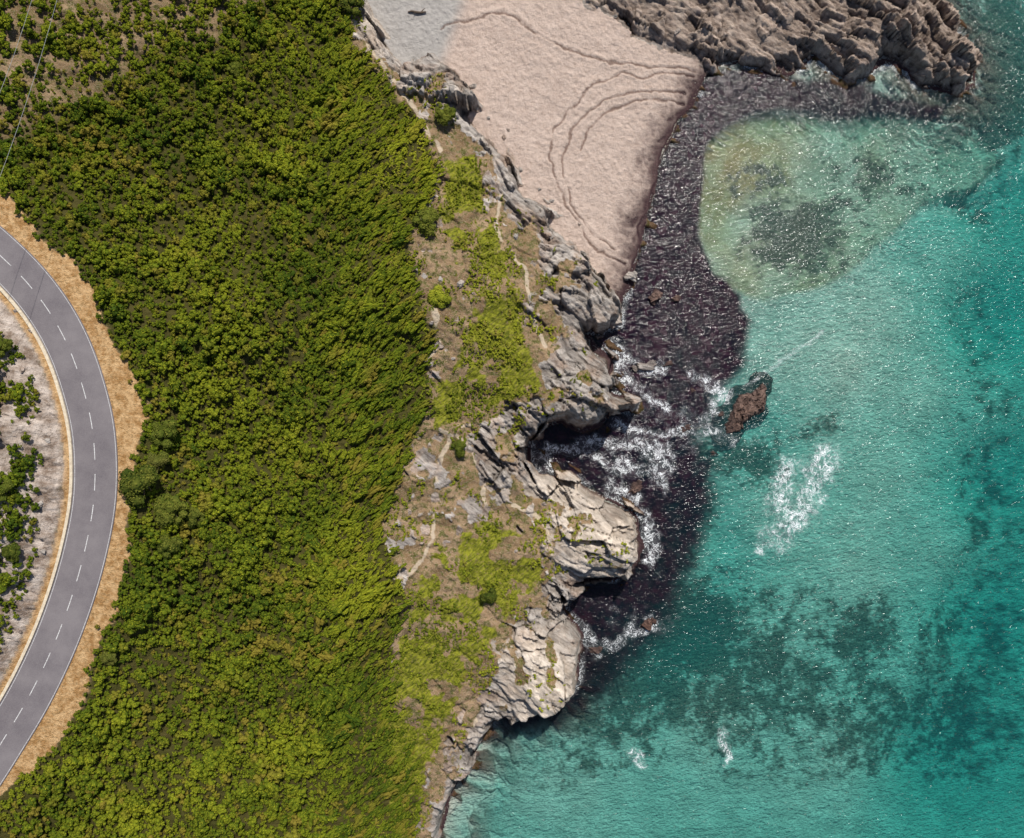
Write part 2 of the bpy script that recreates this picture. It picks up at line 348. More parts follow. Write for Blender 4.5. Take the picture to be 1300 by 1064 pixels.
gl=N.mix(N.rng(N.noise(1.5,5,.7,stre),.36,.60),(0.065,0.080,0.012),(0.28,0.28,0.03))
gl=N.mix(N.rng(nf,.54,.68,0,.85),gl,(0.28,0.20,0.10))
col=N.mix(N.rng(N.math('ADD',M2[0],N.math('MULTIPLY',N.math('SUBTRACT',nm,.5),1.2)),.35,.65),soil,gl)
col=N.mix(N.rng(N.math('ADD',M2[1],N.math('MULTIPLY',N.math('SUBTRACT',nf,.5),.9)),.35,.7,0,.85),col,(0.58,0.47,0.35))
vg=N.mix(N.rng(nm,.38,.62),(0.38,0.205,0.08),(0.66,0.43,0.22))
vg=N.mix(N.rng(nf,.52,.70,0,.7),vg,(0.16,0.105,0.04))
col=N.mix(N.rng(N.math('ADD',M1[2],N.math('MULTIPLY',N.math('SUBTRACT',nm,.5),1.1)),.35,.65),col,vg)
cutc=N.mix(N.rng(N.noise(.5,5,.7),.38,.62),(0.23,0.165,0.125),(0.64,0.54,0.47))
cutc=N.mix(N.rng(nf,.54,.68,0,.7),cutc,(0.17,0.12,0.085))
cutc=N.mix(N.rng(nvf,.58,.7,0,.7),cutc,(0.78,0.71,0.65))
col=N.mix(M4[2],col,cutc)
col=N.mix(N.rng(N.math('ADD',M1[0],N.math('MULTIPLY',N.math('SUBTRACT',nf,.5),1.1)),.36,.64),col,rc)
bc=N.mix(N.rng(nm,.3,.7),(0.49,0.365,0.30),(0.68,0.535,0.455))
bc=N.mix(N.rng(nvf,.48,.68,0,.6),bc,(0.31,0.22,0.175))
bc=N.mix(N.rng(nf,.50,.70,0,.5),bc,(0.37,0.27,0.215))
bc=N.mix(N.rng(nb,.50,.70,0,.3),bc,(0.36,0.265,0.22))
bc=N.mix(N.rng(N.noise(20,2,.7),.54,.66,0,.6),bc,(0.86,0.75,0.66))
bc=N.mix(M4[0],bc,N.mix(N.rng(nm,.3,.7),(0.38,0.35,0.325),(0.47,0.435,0.405)))
bc=N.mix(N.rng(N.math('MULTIPLY',M4[1],N.rng(nf,.2,.5)),.05,.65,0,.7),bc,(0.15,0.09,0.068))
bc=N.mix(N.rng(N.math('ADD',M5[2],N.math('MULTIPLY',N.math('SUBTRACT',nf,.5),1.5)),.3,.9,0,.9),bc,N.mix(N.rng(nf,.4,.6),(0.05,0.027,0.03),(0.17,0.10,0.095)))
col=N.mix(M1[1],col,bc)
sp=N.n('ShaderNodeSeparateXYZ');N.L(N.pos,sp.inputs[0]);z=sp.outputs[2]
zz=N.math('ADD',z,N.math('MULTIPLY',N.math('SUBTRACT',nf,.5),.6))
wet=N.rng(zz,.02,.9,1,0)
wcol=N.mix(M1[1],N.mix(1.,col,(0.26,0.21,0.20),'MULTIPLY'),(0.05,0.028,0.032))
wet=N.math('MULTIPLY',wet,N.math('SUBTRACT',1.,N.math('MULTIPLY',M1[1],N.rng(z,.1,.5))))
col=N.mix(wet,col,wcol)
sd=N.mix(N.rng(nb,.3,.7),(0.48,0.46,0.40),(0.72,0.68,0.60))
sd=N.mix(N.rng(nf,.42,.66,0,.5),sd,(0.32,0.31,0.27))
sd=N.mix(N.math('MULTIPLY',M3[2],.9),sd,N.mix(N.rng(nb,.4,.6),(0.36,0.235,0.09),(0.44,0.35,0.18)))
gr=N.mix(N.rng(nf,.35,.65),(0.04,0.04,0.034),(0.20,0.17,0.135))
sd=N.mix(N.rng(N.math('ADD',M3[1],N.math('MULTIPLY',N.math('SUBTRACT',nf,.5),.8)),.1,.92,0,.95),sd,gr)
sd=N.mix(M3[0],sd,N.mix(N.rng(nb,.35,.65),(0.010,0.008,0.011),(0.042,0.024,0.026)))
col=N.mix(N.rng(zz,-.12,.02,1,0),col,sd)
bh=N.math('ADD',nf,N.math('MULTIPLY',nvf,.4))
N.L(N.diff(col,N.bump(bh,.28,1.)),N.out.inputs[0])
gme.materials.append(N.m)
# ---------------------------------------------------------------- water
wxs=np.concatenate([(520-outs)[::-1],np.arange(520,1340,2.),np.arange(1340,1460,8),1460+outs])
wys=np.concatenate([(-150-outs)[::-1],np.arange(-150,1200,2.),1200+outs])
WX,WY=np.meshgrid(wxs,wys)
RW=terrain(WX,WY,True)
depth=np.clip(-RW['h'],0,14)
FOAM=[[(783,438),(792,480),(822,500)],[(780,540),(830,556),(905,545)],[(700,572),(760,562),(850,575)],[(880,478),(925,500),(905,520)],[(815,650),(832,690),(822,712)],[(775,600),(835,592),(840,622)],[(765,820),(810,800),(830,790)],[(700,600),(690,585),(700,565)],[(745,800),(752,830)],[(770,615),(812,632)],[(820,500),(850,520)],[(770,440),(800,462),(840,465)],[(790,545),(850,600)],[(740,575),(800,590)]]
fo=np.zeros(WX.shape)
fw=WX+26*fbm(WX/20,WY/20,400,4);fv=WY+26*fbm(WX/20,WY/20,401,4)
for p in FOAM: fo=np.maximum(fo,0.92*np.exp(-(segdist(fw,fv,p)/11)**2))
for p,w_,v_ in [([(1045,585),(1025,640),(990,675)],28,.93),([(1000,600),(985,640),(1010,665)],25,.90),([(968,690),(965,700)],10,.95),([(922,930),(926,965)],9,1.),([(805,955),(812,975)],11,1.),([(890,530),(925,560)],14,.75),([(800,520),(860,520),(880,560)],36,.5),([(780,780),(850,790)],30,.45)]:
    fo=np.maximum(fo,v_*np.exp(-(segdist(fw,fv,p)/w_)**2))
hl=np.maximum(RW['dA'],RW['dB'])
fo=fo*(1.0+1.3*fbm(WX/7,WY/7,403,4))
fw=WX+9*fbm(WX/12,WY/12,400,4);fv=WY+9*fbm(WX/12,WY/12,401,4)
fo=np.maximum(fo,.84*np.exp(-(segdist(fw,fv,[(945,492),(975,470),(1010,445),(1045,422)])/4.5)**2))
fo=np.maximum(fo,.88*np.exp(-((RW['dL'])/1.1)**2)*(hl>-3)*ss(-.1,.15,fbm(WX/30,WY/30,402,2)+.02))
fo=np.maximum(fo,.35*np.exp(-((RW['dL']+.4)/0.5)**2))
ml=fbm(WX/14,WY/14,420,5)
murk=weedmask(WX,WY,RW['dL'],4)*ss(-.3,.9,-RW['dL'])*(1-.35*ss(540,680,WY)-.3*ss(740,860,WY))*(1-.4*ss(960,1060,WX)*(WY<200))
murk=murk*np.clip(.95-1.5*ml*ss(380,480,WY)-.4*ml,0,.98)
mt=np.clip(.42+2.0*fbm(WX/5,WY/5,421,4),0,1)
swell=0.12*fbm(WX/22,WY/12,410,3)*ss(0.3,2.5,-RW['dL'])
wme=make_grid_mesh('sea_water',wxs,wys,swell*(np.abs(WX-650)<1000),dict(depth=depth,foam=np.clip(fo,0,1),murk=murk,mt=mt))
water=link(bpy.data.objects.new('sea_water',wme));water['kind']='structure';water['label']='clear turquoise sea with sun glitter and white foam'
wme.polygons.foreach_set('use_smooth',np.ones(len(wme.polygons),bool))
N=NT('clear_sea_water')
dp=N.attr('depth').outputs['Fac'];fa=N.attr('foam').outputs['Fac'];mk_=N.attr('murk').outputs['Fac']
cc=N.n('ShaderNodeCombineColor')
for i,b in enumerate((0.755,0.970,0.962)): N.L(N.math('POWER',b,dp),cc.inputs[i])
tr=N.n('ShaderNodeBsdfTransparent');N.L(cc.outputs[0],tr.inputs[0])
df=N.n('ShaderNodeBsdfDiffuse');N.put(df.inputs[0],N.mix(N.rng(dp,1.5,8),(0.02,0.15,0.16),(0.0,0.075,0.10)))
mx1=N.n('ShaderNodeMixShader');N.L(N.math('SUBTRACT',1.,N.math('POWER',.945,dp)),mx1.inputs[0]);N.L(tr.outputs[0],mx1.inputs[1]);N.L(df.outputs[0],mx1.inputs[2])
mdf=N.n('ShaderNodeBsdfDiffuse')
N.put(mdf.inputs[0],N.mix(N.attr('mt').outputs['Fac'],(0.003,0.002,0.007),(0.026,0.008,0.017)))
mxm=N.n('ShaderNodeMixShader');N.L(mk_,mxm.inputs[0]);N.L(mx1.outputs[0],mxm.inputs[1]);N.L(mdf.outputs[0],mxm.inputs[2])
wv=N.mapv(math.radians(-10),(0.75,1.4,1))
w1=N.noise(1.25,3,.6,wv,.25);w2=N.noise(3.6,1,.6,wv,.1);w3=N.noise(.22,1,.5)
wh=N.math('ADD',N.math('ADD',w1,N.math('MULTIPLY',w2,.30)),N.math('MULTIPLY',w3,.9))
nrm=N.bump(wh,.235,1.)
gl=N.n('ShaderNodeBsdfGlossy');gl.inputs['Roughness'].default_value=.122;N.L(nrm,gl.inputs['Normal'])
fr=N.n('ShaderNodeFresnel');fr.inputs[0].default_value=1.33;N.L(nrm,fr.inputs['Normal'])
mx2=N.n('ShaderNodeMixShader');N.L(fr.outputs[0],mx2.inputs[0]);N.L(mxm.outputs[0],mx2.inputs[1]);N.L(gl.outputs[0],mx2.inputs[2])
fn=N.noise(1.0,7,.68,None,.7)
rid=N.math('ABSOLUTE',N.math('SUBTRACT',fn,.5))
lace=N.math('MULTIPLY',N.math('SUBTRACT',N.math('SUBTRACT',N.math('MULTIPLY',fa,.050),.018),rid),40.,True)
blob=N.math('MULTIPLY',N.math('SUBTRACT',fn,N.math('SUBTRACT',.93,N.math('MULTIPLY',fa,.40))),11.,True)
ff=N.math('MAXIMUM',lace,blob)
veil=N.rng(fa,.4,1.,0,.07)
fd=N.n('ShaderNodeBsdfDiffuse');fd.inputs[0].default_value=(.88,.90,.92,1)
mx3=N.n('ShaderNodeMixShader');N.L(N.math('MAXIMUM',N.math('MULTIPLY',ff,.96),veil),mx3.inputs[0]);N.L(mx2.outputs[0],mx3.inputs[1]);N.L(fd.outputs[0],mx3.inputs[2])
wme.materials.append(N.end(mx3.outputs[0]))
# ---------------------------------------------------------------- road
rw=np.array([W(*p) for p in roadM])
def resample(P,step):
    d=np.r_[0,np.cumsum(np.hypot(*np.diff(P,axis=0).T))];t=np.arange(0,d[-1],step)
    return np.stack([np.interp(t,d,P[:,0]),np.interp(t,d,P[:,1])],1),t
C,tt=resample(rw,.6)
for _ in range(6): C[1:-1]=(C[:-2]+2*C[1:-1]+C[2:])/4
T=np.gradient(C,axis=0);T/=np.linalg.norm(T,axis=1)[:,None];NR=np.stack([-T[:,1],T[:,0]],1)
if NR[len(NR)//2][0]>0: NR=-NR
def strip_mesh(name,prof,mat=None):
    v=[];f=[];n=len(prof)
    for i in range(len(C)):
        for o,zz_ in prof:
            q=C[i]+NR[i]*o;v.append((q[0],q[1],zz_))
    for i in range(len(C)-1):
        for j in range(n-1):
            a=i*n+j;f.append((a,a+1,a+n+1,a+n))
    me=bpy.data.meshes.new(name);me.from_pydata(v,[],f);me.update()
    if mat: me.materials.append(mat)
    return me
N=NT('asphalt')
an=N.noise(9,4,.7);ab=N.noise(.25,5,.65)
ac=N.mix(N.rng(ab,.35,.65),(0.13,0.112,0.122),(0.195,0.172,0.178));ac=N.mix(N.rng(an,.4,.7,0,.5),ac,(0.25,0.23,0.23))
asph=N.end(N.pbsdf(ac,.85,N.bump(an,.02,.6)))
N=NT('road_paint');an=N.noise(8,5,.7)
paint=N.end(N.pbsdf(N.mix(N.rng(an,.46,.62,0,.85),(.66,.65,.64),(.24,.22,.22)),.7))
N=NT('pale_kerb_stone');an=N.noise(3,5,.7)
kerbm=N.end(N.pbsdf(N.mix(N.rng(an,.35,.7),(.72,.62,.47),(.46,.37,.27)),.9,N.bump(an,.05)))
road=link(bpy.data.objects.new('road',strip_mesh('road',[(-2.85,RZ-.3),(-2.8,RZ),(0,RZ+.04),(2.75,RZ),(2.8,RZ-.3)],asph)));road['kind']='structure';road['label']='curving two lane grey asphalt coastal road'
v=[];f=[]
per=3.9;dl=2.1;t0=0.8
while t0<tt[-1]-5:
    ss_=np.linspace(t0,t0+dl,6)
    for j,t_ in enumerate(ss_):
        c=np.array([np.interp(t_,tt,C[:,0]),np.interp(t_,tt,C[:,1])]);nn=np.array([np.interp(t_,tt,NR[:,0]),np.interp(t_,tt,NR[:,1])])
        for o in(-.05,.05): q=c+nn*o;v.append((q[0],q[1],RZ+.044))
        if j: a=len(v)-4;f.append((a,a+1,a+3,a+2))
    t0+=per
for oo in(-2.66,2.58):
    for i in range(len(C)):
        for o in(oo-.03,oo+.03):
            q=C[i]+NR[i]*o;v.append((q[0],q[1],RZ+.008))
        if i: a=len(v)-4;f.append((a,a+1,a+3,a+2))
me=bpy.data.meshes.new('lane_marking');me.from_pydata(v,[],f);me.materials.append(paint)
link(bpy.data.objects.new('lane_marking',me),road)
link(bpy.data.objects.new('kerb',strip_mesh('kerb',[(2.8,RZ-.3),(2.81,RZ+.12),(3.18,RZ+.13),(3.22,RZ-.35)],kerbm)),road)
# ---------------------------------------------------------------- foliage
def foliage_mat(name,dark,light,sunlit,brown,amt=.3):
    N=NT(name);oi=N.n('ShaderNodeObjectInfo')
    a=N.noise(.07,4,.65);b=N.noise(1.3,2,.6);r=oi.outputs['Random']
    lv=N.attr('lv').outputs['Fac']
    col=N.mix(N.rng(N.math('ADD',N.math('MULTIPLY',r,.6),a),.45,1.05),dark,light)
    col=N.mix(N.rng(N.math('ADD',N.math('ADD',lv,N.math('MULTIPLY',b,.5)),N.math('MULTIPLY',N.math('SUBTRACT',a,.5),1.4)),.55,1.25,0,.95),col,sunlit)  # sunlit look of the crown tops put into the leaf colour
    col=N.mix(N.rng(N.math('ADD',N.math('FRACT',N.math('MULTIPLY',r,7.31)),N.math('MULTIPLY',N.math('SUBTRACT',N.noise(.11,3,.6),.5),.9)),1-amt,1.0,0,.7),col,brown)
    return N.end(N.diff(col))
f_maq=foliage_mat('maquis_leaves',(0.038,0.064,0.008),(0.098,0.128,0.011),(0.28,0.28,0.020),(0.21,0.155,0.028),.22)
f_low=foliage_mat('low_scrub_leaves',(0.065,0.088,0.010),(0.17,0.195,0.018),(0.36,0.35,0.032),(0.22,0.16,0.045),.2)
f_tree=foliage_mat('dark_tree_leaves',(0.034,0.050,0.009),(0.075,0.095,0.014),(0.18,0.18,0.03),(0.12,0.11,0.03),.1)
N=NT('bark');bark=N.end(N.pbsdf(N.mix(N.noise(6,4),(.07,.05,.035),(.18,.14,.10)),.95))
def ico(sub):
    import bmesh
    bm=bmesh.new();bmesh.ops.create_icosphere(bm,subdivisions=sub,radius=1.)
    v=np.array([x.co[:] for x in bm.verts]);f=[[q.index for q in p.verts] for p in bm.faces];bm.free();return v,f
I1=ico(1);I2=ico(2);I4=ico(4)
def crown_mesh(name,seed,nl,leaves,lsize,mat,zs=.75,stretch=1.,trunk=False,base=0.,corek=.9,IC=None,spread=.7):
    IC=IC or I1
    rg=np.random.default_rng(seed);V=[];Fc=[];LV=[];lobes=[]
    for i in range(nl):
        a=rg.uniform(0,2*math.pi);rr=math.sqrt(rg.uniform(0,1))*spread
        if i==0: rr=0
        lr=rg.uniform(.22,.38)*(1.2 if i==0 else 1)
        lobes.append((rr*math.cos(a)*stretch,rr*math.sin(a),base+(.25+.75*(1-rr**2))*zs*rg.uniform(.8,1.1),lr))
    off=0
    for lx,ly,lz,lr in lobes:
        v,f=IC
        vv=v*lr*corek*(1+rg.uniform(-.2,.2,(len(v),1)));vv[:,2]*=.9
        lvc=np.clip(.10+.4*v[:,2]+rg.uniform(-.15,.15,len(v)),0,1)  # lobe cores: painted sunlight, stronger towards the top
        vv=vv+np.array([lx,ly,lz]);V+=vv.tolist();Fc+=[[q+off for q in p] for p in f];LV+=lvc.tolist();off+=len(v)
    per_=leaves//nl
    for lx,ly,lz,lr in lobes:
        n=rg.normal(size=(per_,3));n/=np.linalg.norm(n,axis=1)[:,None];n[:,2]=np.abs(n[:,2])*1.0-.25*(rg.random(per_)<.3)
        c=np.array([lx,ly,lz])+n*lr*rg.uniform(.85,1.2,(per_,1))*np.array([1,1,.92])
        nn=n+rg.normal(size=(per_,3))*.45;nn/=np.linalg.norm(nn,axis=1)[:,None]
        t=np.cross(nn,rg.normal(size=(per_,3)));t/=np.linalg.norm(t,axis=1)[:,None]+1e-6;b=np.cross(nn,t)
        s_=lsize*rg.uniform(.6,1.3,(per_,1))
        q=np.stack([c-t*s_,c-b*s_*.6,c+t*s_,c+b*s_*.6],1)
        V+=q.reshape(-1,3).tolist()
        Fc+=[[off+4*i+j for j in range(4)] for i in range(per_)];off+=4*per_
        lvv=np.clip(rg.uniform(0,.5,per_)+.5*np.clip(n[:,2],0,1),0,1);LV+=np.repeat(lvv,4).tolist()  # leaves facing up get more of the painted sunlight
    nleaf=len(Fc)
    if trunk:
        for k_ in range(3):
            a=rg.uniform(0,6.28);x1,y1=math.cos(a)*.3,math.sin(a)*.3
            for (x,y,z_,r_) in((0,0,-.25,.06),(x1,y1,.35*zs+base,.03)):
                for j in range(5): V.append((x+r_*math.cos(j*1.2566),y+r_*math.sin(j*1.2566),z_));LV.append(0)
            Fc+=[[off+j,off+(j+1)%5,off+5+(j+1)%5,off+5+j] for j in range(5)];off+=10
    me=bpy.data.meshes.new(name);me.from_pydata(V,[],Fc);me.materials.append(mat);me.materials.append(bark)
    at=me.attributes.new('lv','FLOAT','POINT');at.data.foreach_set('value',np.array(LV,F))
    mi=np.zeros(len(Fc),np.int32);mi[nleaf:]=1;me.polygons.foreach_set('material_index',mi);me.update();return me
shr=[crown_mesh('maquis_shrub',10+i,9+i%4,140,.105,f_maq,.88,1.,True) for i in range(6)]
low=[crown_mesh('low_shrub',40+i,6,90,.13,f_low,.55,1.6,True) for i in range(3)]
def dens(P,kind):
    n=fbm(P['PX']/28,P['PY']/28,500,4)
    px_,py_=P['px'],P['py']
    n6=fbm(P['PX']/12,P['PY']/12,501,4)
    if kind=='main':
        v=ss(-6,3,sdf(px_,py_,VMAIN))
        sp=ss(-25,25,sdf(px_,py_,SPARSE))
        d=v*(1-sp*ss(-.05,.12,n)*.6)
        er=ss(-85,0,P['PX']-(535-20*np.sin(P['PY']/90)))*(P['PY']>120)
        d=d*(1-er*.9*ss(-.03,.10,.6*n+.6*n6))*(1-.5*ss(.15,.21,n6))
        ic=P['inn']*ss(-3.5,1.5,P['dr']-6.8+25*n)*(P['dr']>5.2)*(1-ss(22,58,P['PX']-10))
        d=np.maximum(np.where(P['inn'],0,d),ic*.98)
        pdm=segdist(P['PX'],P['PY'],[(440,0),(470,60),(520,130),(560,190)])
        return d*(pdm>5)
    er=ss(-85,-20,P['PX']-(535-20*np.sin(P['PY']/90)))*(P['PY']>120)*ss(-3,3,sdf(px_,py_,VMAIN))*ss(-.05,.05,.6*n+.6*n6)*.6
    s1=ss(-5,4,sdf(px_,py_,STRIP));s2=ss(-3,3,sdf(px_,py_,LAWN))
    loose=(P['dA']>2)*(1-P['rock'])*(P['dr']>14)*ss(-.04,.08,n)*.6
    tuft=(P['dA']>3)*ss(.0,.15,n)*.18*(P['dB']<0)
    return np.maximum.reduce([s1*.9*ss(-.10,.0,.7*n+.6*n6),s2*.34*ss(-.1,.1,n),loose,tuft,er])
def scatter(spacing,x0,x1,y0,y1,kind):
    gx,gy=np.meshgrid(np.arange(x0,x1,spacing),np.arange(y0,y1,spacing*.87))
    gx=gx+(np.arange(gx.shape[0])%2)[:,None]*spacing/2
    gx=gx.ravel()+rng.uniform(-.5,.5,gx.size)*spacing;gy=gy.ravel()+rng.uniform(-.5,.5,gy.size)*spacing
    mx=gx/S+CX;my=CY-gy/S
    P=terrain(mx,my)
    keep=(rng.random(gx.size)<dens(P,kind))&(P['h']>.6)&(P['dr']>4.2)
    return gx[keep],gy[keep],P['h'][keep],{k_:P[k_][keep] for k_ in('PX','PY','dr','inn')}
ax,ay,az,AP=scatter(.68,-80,6,-68,70,'main')
nsz=fbm(ax/5,ay/5,600,5)
ar=(.37+rng.random(len(ax))**3.2*.78)*(1+1.2*nsz).clip(.6,1.55)
ar=np.where(AP['dr']<6.5,np.minimum(ar,.5),ar)
ar=np.where(inside(AP['PX'],AP['PY'],SPARSE),ar*.85,ar)
edge_=np.clip((AP['PX']-340)/130,0,1)
arot=np.where(rng.random(len(ax))<edge_,math.radians(42)+rng.normal(size=len(ax))*.2,rng.uniform(0,6.28,len(ax)))
asx=ar*(1+1.4*edge_*rng.random(len(ax)));asy=ar*(1-.32*edge_);asz=ar*rng.uniform(.7,1.35,len(ax))*(1-.3*edge_)
bx,by,bz,BP=scatter(.46,-25,25,-70,66,'low')
br=(.18+rng.random(len(bx))**2*.34)
brot=math.radians(42)+rng.normal(size=len(bx))*.4
print('SHRUBS',len(ax),len(bx))
def individuals(meshes,name,X,Y,Z,r3,rot,PXa,PYa,count,label,cat,group,size):
    infr=(PXa>5)&(PXa<1295)&(PYa>5)&(PYa<1055)
    order=np.argsort(-np.where(infr,size,0))[:count]
    for n_,i in enumerate(order):
        ob=bpy.data.objects.new(name,meshes[n_%len(meshes)]);ob.location=(X[i],Y[i],Z[i]);ob.rotation_euler=(0,0,rot[i]);ob.scale=(r3[0][i],r3[1][i],r3[2][i])
        ob['label']=label;ob['category']=cat;ob['group']=group;link(ob)
    mk=np.ones(len(X),bool);mk[order]=False;return mk
def gn_scatter(name,X,Y,Z,r3,rot,meshes_objs,label):
    me=bpy.data.meshes.new(name);me.vertices.add(len(X));me.vertices.foreach_set('co',np.stack([X,Y,Z],1).astype(F).ravel())
    a=me.attributes.new('sc','FLOAT_VECTOR','POINT');a.data.foreach_set('vector',np.stack(r3,1).astype(F).ravel())
    a=me.attributes.new('ro','FLOAT_VECTOR','POINT');a.data.foreach_set('vector',np.stack([rot*0,rot*0,rot],1).astype(F).ravel())
    a=me.attributes.new('ix','INT','POINT');a.data.foreach_set('value',rng.integers(0,len(meshes_objs),len(X)).astype(np.int32))
    ob=link(bpy.data.objects.new(name,me));ob['kind']='stuff';ob['label']=label;ob['category']='scrub'
    g=bpy.data.node_groups.new(name+'_nodes','GeometryNodeTree')
    g.interface.new_socket('Geometry',in_out='INPUT',socket_type='NodeSocketGeometry');g.interface.new_socket('Geometry',in_out='OUTPUT',socket_type='NodeSocketGeometry')
    gi=g.nodes.new('NodeGroupInput');go=g.nodes.new('NodeGroupOutput')
    jn=g.nodes.new('GeometryNodeJoinGeometry')
    for o in meshes_objs:
        q=g.nodes.new('GeometryNodeObjectInfo');q.transform_space='ORIGINAL';q.inputs['Object'].default_value=o;q.inputs['As Instance'].default_value=True
        g.links.new(q.outputs['Geometry'],jn.inputs[0])
    ip=g.nodes.new('GeometryNodeInstanceOnPoints');g.links.new(gi.outputs[0],ip.inputs['Points']);g.links.new(jn.outputs[0],ip.inputs['Instance'])
    ip.inputs['Pick Instance'].default_value=True
    def na(nm,ty):
        q=g.nodes.new('GeometryNodeInputNamedAttribute');q.data_type=ty;q.inputs['Name'].default_value=nm;return q.outputs['Attribute']
    g.links.new(na('ix','INT'),ip.inputs['Instance Index'])
    g.links.new(na('ro','FLOAT_VECTOR'),ip.inputs['Rotation']);g.links.new(na('sc','FLOAT_VECTOR'),ip.inputs['Scale'])
    g.links.new(ip.outputs[0],go.inputs[0])
    md=ob.modifiers.new('scatter','NODES');md.node_group=g
    return ob
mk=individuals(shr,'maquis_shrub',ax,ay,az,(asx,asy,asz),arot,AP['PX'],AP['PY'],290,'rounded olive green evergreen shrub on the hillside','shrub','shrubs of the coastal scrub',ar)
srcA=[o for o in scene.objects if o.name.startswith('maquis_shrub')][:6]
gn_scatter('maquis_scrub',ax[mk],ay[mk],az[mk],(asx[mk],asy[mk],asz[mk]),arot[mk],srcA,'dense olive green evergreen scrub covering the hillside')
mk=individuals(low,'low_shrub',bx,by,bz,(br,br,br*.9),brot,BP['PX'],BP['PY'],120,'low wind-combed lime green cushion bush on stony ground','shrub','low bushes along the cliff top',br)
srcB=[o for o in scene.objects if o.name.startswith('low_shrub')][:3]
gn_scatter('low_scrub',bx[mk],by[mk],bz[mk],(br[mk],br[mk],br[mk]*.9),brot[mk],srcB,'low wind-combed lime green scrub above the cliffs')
# ---------------------------------------------------------------- trees
def trunk_mesh(seed):
    rg=np.random.default_rng(seed);V=[];Fc=[]
    def limb(p,q,r0,r1):
        p=Vector(p);q=Vector(q);d=(q-p).normalized();t=d.orthogonal().normalized();b=d.cross(t);o=len(V)
        for c,r_ in((p,r0),((p+q)/2+Vector(rg.normal(size=3)*.02),(r0+r1)/2),(q,r1)):
            for j in range(7): a=j*2*math.pi/7;V.append(tuple(c+(t*math.cos(a)+b*math.sin(a))*r_))
        for k_ in range(2):
            for j in range(7): Fc.append([o+k_*7+j,o+k_*7+(j+1)%7,o+k_*7+7+(j+1)%7,o+k_*7+7+j])
    limb((0,0,-.3),(.03,.02,.4),.10,.07)
    for i in range(6):
        a=i*1.05+rg.uniform(-.3,.3);limb((.03,.02,.35),(.55*math.cos(a),.55*math.sin(a),.75+rg.uniform(-.1,.15)),.05,.015)
    me=bpy.data.meshes.new('trunk');me.from_pydata(V,[],Fc);me.materials.append(bark);me.update();return me
trk=[trunk_mesh(1),trunk_mesh(2)]
tcr=[crown_mesh('crown',70+i,24,1900,.055,f_tree,.9,1.,False,.2,.82,I2,.75) for i in range(3)]
TREES=[(212,550,22,'dark green spreading evergreen tree beside the road verge'),(186,612,29,'dark green spreading evergreen tree beside the road verge'),(222,645,24,0),(218,690,19,0),(205,585,17,0),(250,655,15,0),(543,283,20,'rounded dark green bush on bare stony ground'),(583,570,12,'small rounded dark bush beside the footpath'),(565,150,15,'dark green bush among pale cliff-top rocks'),(450,10,18,'dark green tree at the head of the beach'),(620,755,12,'small dark bush on the green cliff-top turf'),(142,832,12,0),(8,440,15,'dark green tree on the rocky bank inside the bend'),(12,620,16,'dark green tree on the rocky bank inside the bend'),(20,700,14,'dark green tree on the rocky bank inside the bend'),(300,90,11,0)]
tp=np.array([t[:2] for t in TREES],float);tmx,tmy=place(tp[:,0],tp[:,1]);tz=terrain(tmx,tmy)['h'];tx,ty=W(tmx,tmy)
for i,t in enumerate(TREES):
    e=bpy.data.objects.new('evergreen_tree',None);e.location=(tx[i],ty[i],tz[i]);r_=t[2]*S*(H-tz[i])/H*.98
    e.empty_display_size=.3;e.scale=(r_,r_,r_*.7);e.rotation_euler=(0,0,random.uniform(0,6.28))
    e['label']=t[3] or 'dark green evergreen tree rising above the scrub';e['category']='tree';e['group']='evergreen trees on the slope';link(e)
    link(bpy.data.objects.new('trunk',trk[i%2]),e);link(bpy.data.objects.new('crown',tcr[i%3]),e)
mxq,myq=place(560,378);hq=terrain(mxq,myq)['h'][0];xq,yq=W(mxq[0],myq[0])
lb=crown_mesh('lime_bush',99,16,1500,.06,f_low,.7,1.,True,0.,.9,I2)
o=link(bpy.data.objects.new('lime_bush',lb));o.location=(xq,yq,hq);o.scale=(2.1,2.,1.5);o['label']='rounded bright lime green bush on pale stony ground';o['category']='bush'
# ---------------------------------------------------------------- sea rocks & boulders
def rock_mat(name,tint):
    N=NT(name);c,a,b=rockcolor(N);c=N.mix(1.,c,tint,'MULTIPLY')
    sp=N.n('ShaderNodeSeparateXYZ');N.L(N.pos,sp.inputs[0])
    c=N.mix(N.rng(N.math('ADD',sp.outputs[2],N.math('MULTIPLY',b,.5)),.3,1.0,.85,0),c,(.05,.032,.030))
    return N.end(N.pbsdf(c,.8,N.bump(N.math('ADD',a,b),.15)))
rk_brown=rock_mat('wet_brown_rock',(.42,.30,.26));rk_grey=rock_mat('grey_rock',(.95,.93,.9))
def boulder_geo(seed,sx,sy,sz):
    v,f=I4
    rg=np.random.default_rng(seed);v=v.copy()
    for _ in range(18):
        n=rg.normal(size=3);n/=np.linalg.norm(n);d=rg.uniform(.45,.85)
        s_=v@n;ex=np.maximum(s_-d,0);v=v-ex[:,None]*n*.95
    c,dx,dy,t1,t2,e=worley(v[:,0]*1.6+v[:,2]*.8+seed*3.1,v[:,1]*4.5+v[:,2]*1.1,seed)
    c2,_,_,_,_,e2=worley(v[:,0]*4+v[:,2]*1.8+seed*5.1,v[:,1]*9+v[:,2]*2.1,seed+9)
    k_=1+.30*(c-.5)+.14*(c2-.5)-.12*(1-ss(0,.12,e))
    v=v*k_[:,None]*(1+.22*fbm(v[:,0]*5+seed,v[:,1]*5+v[:,2]*3.7,seed,3)[:,None])
    return v*np.array([sx,sy,sz]),f
